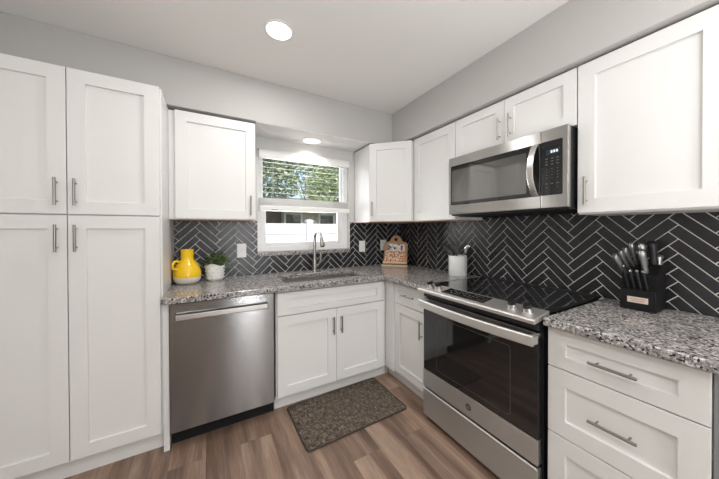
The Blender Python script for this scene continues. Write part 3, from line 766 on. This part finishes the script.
# ------------------------------------------------------------------ cookbook stand in the corner
sa = math.radians(-47)      # faces the room diagonally
SP = V((-.165, -.150, CT)); T = thing('cookbook_stand', 'wooden paddle shaped cookbook stand on worktop in the corner', 'cookbook stand', SP, rot=sa, world=False)
def wood_mat():
    m = mat('light_wood', (.5, .3, .15), .5); n, l, b = nodes(m); t = noise(m, texco(m, (60, 60, 5)), 2, 4, .6)
    l.new(ramp(m, t.outputs[0], [(.3, (.36, .19, .085)), (.7, (.60, .37, .20))]), b.inputs['Base Color']); return m
M_WOOD = wood_mat(); M_WOOD2 = mat('pale_wood', (.66, .50, .32), .55)
LEAN = math.radians(14); ca, sn = math.cos(LEAN), math.sin(LEAN)
def L3(a, h, d): return (a, -.055 + h * sn - d * ca, .018 + h * ca + d * sn)    # a across, h up the board, d out of it
out = [(-.13, 0), (.13, 0), (.13, .215)]
for i in range(7): q = math.radians(0 + 90 * i / 6); out.append((.095 + .035 * math.cos(q), .215 + .030 * math.sin(q)))
for i in range(1, 7): q = math.radians(-90 - 90 * i / 6); out.append((.095 + .0 - .0, .245)) if False else None
out += [(.078, .250)]
for i in range(13): q = math.radians(5 + 170 * i / 12); out.append((.062 * math.cos(q), .262 + .056 * math.sin(q)))
out += [(-.078, .250)]
for i in range(7): q = math.radians(90 + 90 * i / 6); out.append((-.095 + .035 * math.cos(q), .215 + .030 * math.sin(q)))
out += [(-.13, .215)]
MB().prism(out, 0, .014, L3).build('backboard', M_WOOD, T, bevel=.002)
b = MB(); b.prism([(.019 * math.cos(2 * PI * i / 24), .272 + .019 * math.sin(2 * PI * i / 24)) for i in range(24)], .0141, .0146, L3); b.build('hanging_hole', M_BLACKM, T)
b = MB(); b.box(-.140, .140, -.125, -.050, .001, .017); b.build('ledge', M_WOOD2, T, bevel=.002)
b = MB(); b.prism([(-.13, 0), (-.13, .018), (.13, .018), (.13, 0)], .045, .053, L3); b.build('lip', M_WOOD2, T)
MB().tube([L3(0, .20, -.002), (0, .075, .002)], .006, 8).build('prop_leg', M_WOOD, T)
def page_mat(nm, stops, sc_):
    m = mat(nm, (.6, .3, .2), .5); n, l, b = nodes(m); v = texco(m); vo = n.new('ShaderNodeTexVoronoi'); vo.inputs['Scale'].default_value = sc_; l.new(v, vo.inputs['Vector'])
    sp_ = n.new('ShaderNodeSeparateColor'); l.new(vo.outputs['Color'], sp_.inputs[0]); l.new(ramp(m, sp_.outputs[0], stops, 'CONSTANT'), b.inputs['Base Color']); return m
M_FOOD = page_mat('food_photo', [(0, (.55, .12, .05)), (.25, (.72, .40, .20)), (.45, (.80, .66, .48)), (.62, (.40, .10, .04)), (.78, (.86, .78, .66)), (.93, (.20, .20, .07))], 115)
M_MAGT = page_mat('photo_collage', [(0, (.75, .74, .72)), (.35, (.12, .10, .12)), (.5, (.80, .62, .14)), (.6, (.60, .55, .58)), (.78, (.35, .08, .14)), (.88, (.85, .83, .80))], 42)
B_ = thing('cookbook', 'open cookbook with food photographs resting on the wooden stand', 'book', SP, rot=sa, world=False)
MB().prism([(-.112, .002), (.100, .002), (.100, .138), (-.112, .138)], .016, .032, L3).build('lower_page', M_FOOD, B_, bevel=.001)
MB().prism([(-.095, .140), (.105, .140), (.098, .215), (-.080, .226)], .016, .024, L3).build('upper_page', M_MAGT, B_, bevel=.001)

# ------------------------------------------------------------------ utensil crock
CX, CY = -.118, -.968
T = thing('utensil_crock', 'plain white ceramic utensil crock left of the cooktop', 'crock', (CX, CY, CT), world=False)
MB().lathe([(.072, .0), (.075, .003), (.0755, .168), (.073, .1715), (.0695, .1690), (.0690, .012), (.01, .010)], (0, 0, .0005), 56).build('crock', mat('white_stoneware', (.80, .80, .79), .35), T, smooth=True, sharp=50)
def utensil(name, label, cat, base, tip, kind, m, grp=None):
    d = (tip - base); L = d.length; d.normalize(); T = thing(name, label, cat, base, grp)
    hd = tip - d * .075
    MB().tube([base, hd + d * .01], .0045, 10).build('shaft', m, T, smooth=True)
    s_ = V((.5, -.86, 0)); s_ = (s_ - d * s_.dot(d)).normalized(); n_ = d.cross(s_)
    b = MB(); w_ = .027; out_ = []
    if kind == 'spatula': out_ = [(-.012, 0), (-.030, .022), (-.032, .080), (.032, .080), (.030, .022), (.012, 0)]
    else: out_ = [(w_ * math.sin(2 * PI * i / 20), .040 - .042 * math.cos(2 * PI * i / 20)) for i in range(20)]
    P = lambda a, h, c: hd + s_ * a + d * h + n_ * (c + (-.012 * (1 - (a / w_) ** 2) if kind == 'spoon' else 0))
    if kind == 'spoon':
        A = b.verts([P(a, h, .0) for a, h in out_]); B2 = b.verts([P(a * .6, .040 + (h - .040) * .6, -.002) for a, h in out_]); C2 = b.b.verts.new(P(0, .04, -.004))
        for i in range(20): b.face([A[i], A[(i + 1) % 20], B2[(i + 1) % 20], B2[i]]); b.face([B2[i], B2[(i + 1) % 20], C2])
        o = b.build('bowl', m, T, smooth=True, sharp=0); so = o.modifiers.new('solid', 'SOLIDIFY'); so.thickness = .003
    else: b.prism(out_, -.0015, .0015, P); b.build('blade', m, T, bevel=.001)
M_NYL = mat('black_nylon', (.035, .030, .028), .35)
cb = V((CX, CY, CT + .014))
utensil('cooking_spoon', 'black nylon spoon leaning furthest left out of white crock', 'utensil', cb + V((.02, -.04, 0)), V((CX - .04, CY + .112, CT + .250)), 'spoon', M_NYL)
utensil('spatula', 'black slotted turner standing in the middle of white crock', 'utensil', cb + V((.02, -.035, 0)), V((CX + .028, CY + .065, CT + .245)), 'spatula', M_NYL)
utensil('ladle', 'black ladle bowl leaning against rim of white crock', 'utensil', cb + V((-.03, -.035, 0)), V((CX - .035, CY + .055, CT + .222)), 'spoon', M_NYL)
utensil('serving_spoon', 'shiny metal serving spoon leaning right out of white crock', 'utensil', cb + V((-.01, .050, 0)), V((CX - .010, CY - .128, CT + .266)), 'spoon', mat('shiny_steel', (.75, .73, .71), .15, 1.))

# ------------------------------------------------------------------ knife block
T = thing('knife_block', 'black wooden knife block with pale maker plate on right worktop', 'knife block', (-.11, -2.1, CT))
KY0, KY1 = -2.163, -2.036; KX = -.178
b = MB(); b.prism([(KX, .9175), (KX, 1.015), (KX + .030, 1.022), (KX + .018, 1.085), (KX + .095, 1.137), (-.030, 1.125), (-.026, .9175)], KY0, KY1, lambda a, z, d_: (a, d_, z))
b.build('block', mat('black_wood', (.006, .006, .0065), .5, Specular_IOR_Level=.3), T, bevel=.003)
b = MB(); b.box(KX - .0018, KX, -2.137, -2.064, .954, .982); b.build('name_plate', mat('plate_metal', (.78, .62, .53), .4, .2), T, bevel=.001)
b = MB()
for i in range(2): b.box(KX - .0022, KX - .0018, -2.128 + i * .004, -2.073 - i * .006, .971 - i * .009, .9735 - i * .009)
b.build('plate_engraving', mat('plate_dark', (.35, .28, .24), .4, .5), T)
M_KH = mat('knife_handle_grey', (.46, .46, .47), .30, .9); M_KB = mat('knife_handle_black', (.014, .014, .015), .35)
def knife(base, d, L, w_, th, label, m, cat='knife', name='kitchen_knife', cap=True, group=None):
    d = d.normalized(); T = thing(name, label, cat, base, group)
    s_ = UY; n_ = d.cross(s_).normalized()
    prof = [(0, .80), (.12, .95), (.3, .85), (.55, .9), (.8, 1.1), (.93, 1.12), (1., .85)]
    b = MB(); secs = []
    for t, k in prof:
        c = base + d * L * t; r1 = th * k * 1.15; r2_ = w_ * k * 1.1
        secs.append(b.verts([c + s_ * r1 * math.cos(q * PI / 6) + n_ * (r2_ * math.sin(q * PI / 6)) - n_ * (.010 * t * t) for q in range(12)]))
    for A, B in zip(secs, secs[1:]):
        for i in range(12): b.face([A[i], A[(i + 1) % 12], B[(i + 1) % 12], B[i]])
    b.face(secs[0][::-1]); b.face(secs[-1]); b.build('handle', m, T, smooth=True, sharp=45)
    b = MB(); b.obox(base, s_, n_, d, -.0012, .0012, -w_ * .8, w_ * .8, -.0005, .001); b.build('bolster', M_NICKEL, T)
    if cap:
        b = MB(); c = base + d * (L + .0003) - n_ * .010; b.tube([c, c + d * .004], [w_ * .8, w_ * .6], 12); b.build('end_cap', M_NICKEL, T, smooth=True)
    return T
dk = V((-.62, .0, .78)); 
knife(V((-.150, -2.052, 1.090)), V((-.78, .17, .74)), .125, .0125, .0085, 'grey handled kitchen knife, leftmost and lowest in the block', M_KH)
knife(V((-.128, -2.056, 1.112)), V((-.74, .13, .78)), .112, .0115, .0075, 'grey handled kitchen knife, second from left at top of block', M_KH)
knife(V((-.108, -2.066, 1.124)), V((-.70, .13, .80)), .112, .0115, .0075, 'grey handled kitchen knife, third from left at top of block', M_KH)
knife(V((-.086, -2.074, 1.134)), V((-.55, .07, .88)), .115, .0125, .0085, 'grey handled kitchen knife, fourth from left and reaching highest', M_KH)
knife(V((-.142, -2.120, 1.100)), V((-.42, .04, .88)), .112, .0165, .0110, 'large grey handled knife in front in the middle of the block', M_KH)
knife(V((-.100, -2.108, 1.131)), V((-.42, .05, .90)), .112, .0165, .0110, 'large grey handled knife just behind the middle front one', M_KH)
knife(V((-.075, -2.133, 1.136)), V((-.12, .06, .97)), .112, .024, .015, 'broad black handle standing upright at back right of block', M_KB, 'kitchen shears', 'kitchen_shears', False)
knife(V((-.060, -2.146, 1.132)), V((-.05, .0, 1)), .046, .018, .011, 'short grey sharpening steel end at right edge of block', M_KH, 'sharpening steel', 'sharpening_steel', True)
M_SK = M_KB
for i, (yy, lb) in enumerate(((-2.066, 'leftmost'), (-2.088, 'second from left'), (-2.110, 'second from right'), (-2.132, 'rightmost'))):
    kn = knife(V((KX + .014, yy, 1.0195)), V((-.34, .12, .94)), .090 if i else .112, .0055, .0042, 'slim black steak knife, %s in front row of block' % lb, M_SK, 'steak knife', 'steak_knife', False)
    d_ = V((-.34, .12, .94)).normalized(); n2 = d_.cross(UY).normalized(); b0 = V((KX + .014, yy, 1.0195)); L = .090 if i else .112
    b = MB(); b.tube([b0 + n2 * -.006, b0 + d_ * L * .5 - n2 * .0075, b0 + d_ * L - n2 * .014], .0022, 8); b.build('steel_spine', M_NICKEL, kn, smooth=True)
    b = MB(); b.tube([b0 + d_ * (L - .001) - n2 * .009, b0 + d_ * (L + .003) - n2 * .009, b0 + d_ * (L + .007) - n2 * .009], [.0078, .0078, .004], 12); b.build('end_cap', M_NICKEL, kn, smooth=True)

# ------------------------------------------------------------------ outside the window
GZ = -.35
def ground_mat():
    m = mat('lawn', (.09, .15, .04), .9); n, l, b = nodes(m); t = noise(m, texco(m), 9, 5)
    l.new(ramp(m, t.outputs[0], [(.3, (.05, .09, .025)), (.7, (.16, .22, .07))]), b.inputs['Base Color']); return m
gd = MB().box(-14, 20, .16, 26, GZ - .1, GZ).build('lawn', ground_mat()); tag(gd, 'green lawn outside behind the kitchen wall', 'lawn'); gd['kind'] = 'structure'
T = thing('garden_fence', 'white vinyl privacy fence outside below the window view', 'fence', (-.3, 2.3, GZ))
M_FEN = mat('fence_vinyl', (.80, .80, .81), .35)
for x in (-4.84, -2.60, -.36, 1.88, 4.12):
    p = MB().box(x - .06, x + .06, 2.24, 2.36, GZ, 1.475).build('post', M_FEN, T, bevel=.004)
    b = MB(); b.prism([(-.07, 0), (.07, 0), (.07, .015), (0, .04), (-.07, .015)], 2.235, 2.365, lambda a, z, d_: (x + a, d_, 1.475 + z)); b.build('cap', M_FEN, p)
for x in (-4.78, -2.54, -.30, 1.94):
    b = MB(); z = GZ + .05
    zs = [(-.28, .10), (.104, .34), (.344, .60), (.604, .80), (.804, 1.00), (1.004, 1.226), (1.243, 1.430)]
    for a, c in zs: b.box(x, x + 2.12, 2.28, 2.32, a, c)
    b.box(x, x + 2.12, 2.295, 2.315, -.27, 1.42)
    b.build('panel', M_FEN, T, bevel=.003)
# neighbour's house
T = thing('neighbour_house', 'beige neighbouring house with dark windows seen over the fence', 'house', (2, 9, GZ))
hw_ = MB().box(-6, 11, 8, 14, GZ, 2.35).build('wall', mat('stucco_beige', (.52, .46, .39), .9), T)
b = MB(); b.prism([(7.2, 2.10), (7.2, 2.22), (11, 2.95), (14.8, 2.22), (14.8, 2.10)], -6.6, 11.6, lambda a, z, d_: (d_, a, z)); b.build('roof', mat('roof_shingle', (.16, .14, .13), .9), T)
M_DW = mat('dark_window', (.035, .045, .055), .08)
MB().box(-2.6, .40, 7.93, 7.999, GZ, 2.05).build('porch_shade_pane', mat('porch_shade_brown', (.075, .05, .035), .6), T)  # flat brown pane coloured for the shaded recess under the eave
for x in (-4.6, .50, 1.90, 4.6, 7.5):
    f_ = MB(); ring(f_, x, x + .72, .9, 2.0, .07, 7.95, 8.0); w_ = f_.build('window', M_VINYL, T); MB().box(x + .07, x + .65, 7.975, 7.985, .97, 1.93).build('pane', M_DW, w_)
# trees
def leafmat(nm, c0, c1, c2):
    m = mat(nm, c1, .5); n, l, b = nodes(m); g = n.new('ShaderNodeNewGeometry')
    l.new(ramp(m, g.outputs['Random Per Island'], [(0, c0), (.55, c1), (1, c2)]), b.inputs['Base Color'])
    b.inputs['Transmission Weight'].default_value = 0.0; return m
ML1 = leafmat('tree_leaf_fresh', (.16, .25, .09), (.38, .48, .22), (.62, .68, .42)); ML2 = leafmat('tree_leaf_dark', (.09, .15, .07), (.22, .31, .15), (.45, .53, .32))
M_BARK = mat('bark', (.13, .10, .08), .9)
def tree(loc, h, blobs, nleaf, ls, lm, label, seed):
    T = thing('garden_tree', label, 'tree', loc); rn = random.Random(seed); L_ = V(loc)
    b = MB(); b.tube([L_, L_ + V((.05, .05, h * .4)), L_ + V((.0, .1, h * .75))], [.13, .10, .05], 10)
    for (bx, by, bz, br) in blobs: b.tube([L_ + V((0, .05, h * .35)), L_ + (V((bx, by, bz))) * .6 + V((0, 0, h * .15)), L_ + V((bx, by, bz))], [.05, .035, .015], 7)
    b.build('trunk', M_BARK, T, smooth=True)
    b = MB()
    tot = sum(q[3] ** 2 for q in blobs)
    for (bx, by, bz, br) in blobs:
        for i in range(int(nleaf * br * br / tot)):
            while True:
                p = V((rn.uniform(-1, 1), rn.uniform(-1, 1), rn.uniform(-1, 1)))
                if .25 < p.length < 1: break
            p = p * br; p.z *= .85; c = L_ + V((bx, by, bz)) + p
            d = V((rn.gauss(0, 1), rn.gauss(0, 1), rn.gauss(0, .6))).normalized(); s_ = d.cross(V((rn.gauss(0, 1), rn.gauss(0, 1), rn.gauss(0, 1)))).normalized()
            q = ls * rn.uniform(.6, 1.3)
            b.face(b.verts([c - d * q, c - s_ * q * .45, c + d * q, c + s_ * q * .45]))
    b.build('crown', lm, T)['kind'] = 'stuff'
tree((-1.75, 4.3, GZ), 3.2, [(1.15, 0, 2.85, .62), (1.25, .1, 3.6, .62), (.4, .1, 3.3, .75), (.1, -.1, 2.6, .6), (-.4, .2, 3.9, .6)], 9000, .055, ML2, 'dark leafy tree over the fence at left of window view', 11)
tree((2.35, 4.3, GZ), 3.0, [(-1.54, 0, 2.85, .65), (-.9, .1, 3.0, .7), (-1.35, .1, 3.55, .62), (-.3, .1, 3.4, .75), (-1.77, -.1, 2.45, .42)], 11000, .050, ML1, 'bright green tree over the fence at right of window view', 12)
tree((-2.2, 17.5, GZ), 9.0, [(0, 0, 6.0, 2.4), (1.2, 0, 8.0, 2.0), (-1.5, 0, 8.0, 2.2)], 3500, .17, ML2, 'tall dark tree behind the neighbouring house at left', 14)
tree((4.6, 17.5, GZ), 9.0, [(0, 0, 6.0, 2.5), (-1.4, 0, 7.4, 2.1), (1.8, .3, 8.0, 2.4)], 3500, .17, ML1, 'tall pale green tree behind the neighbouring house at right', 13)
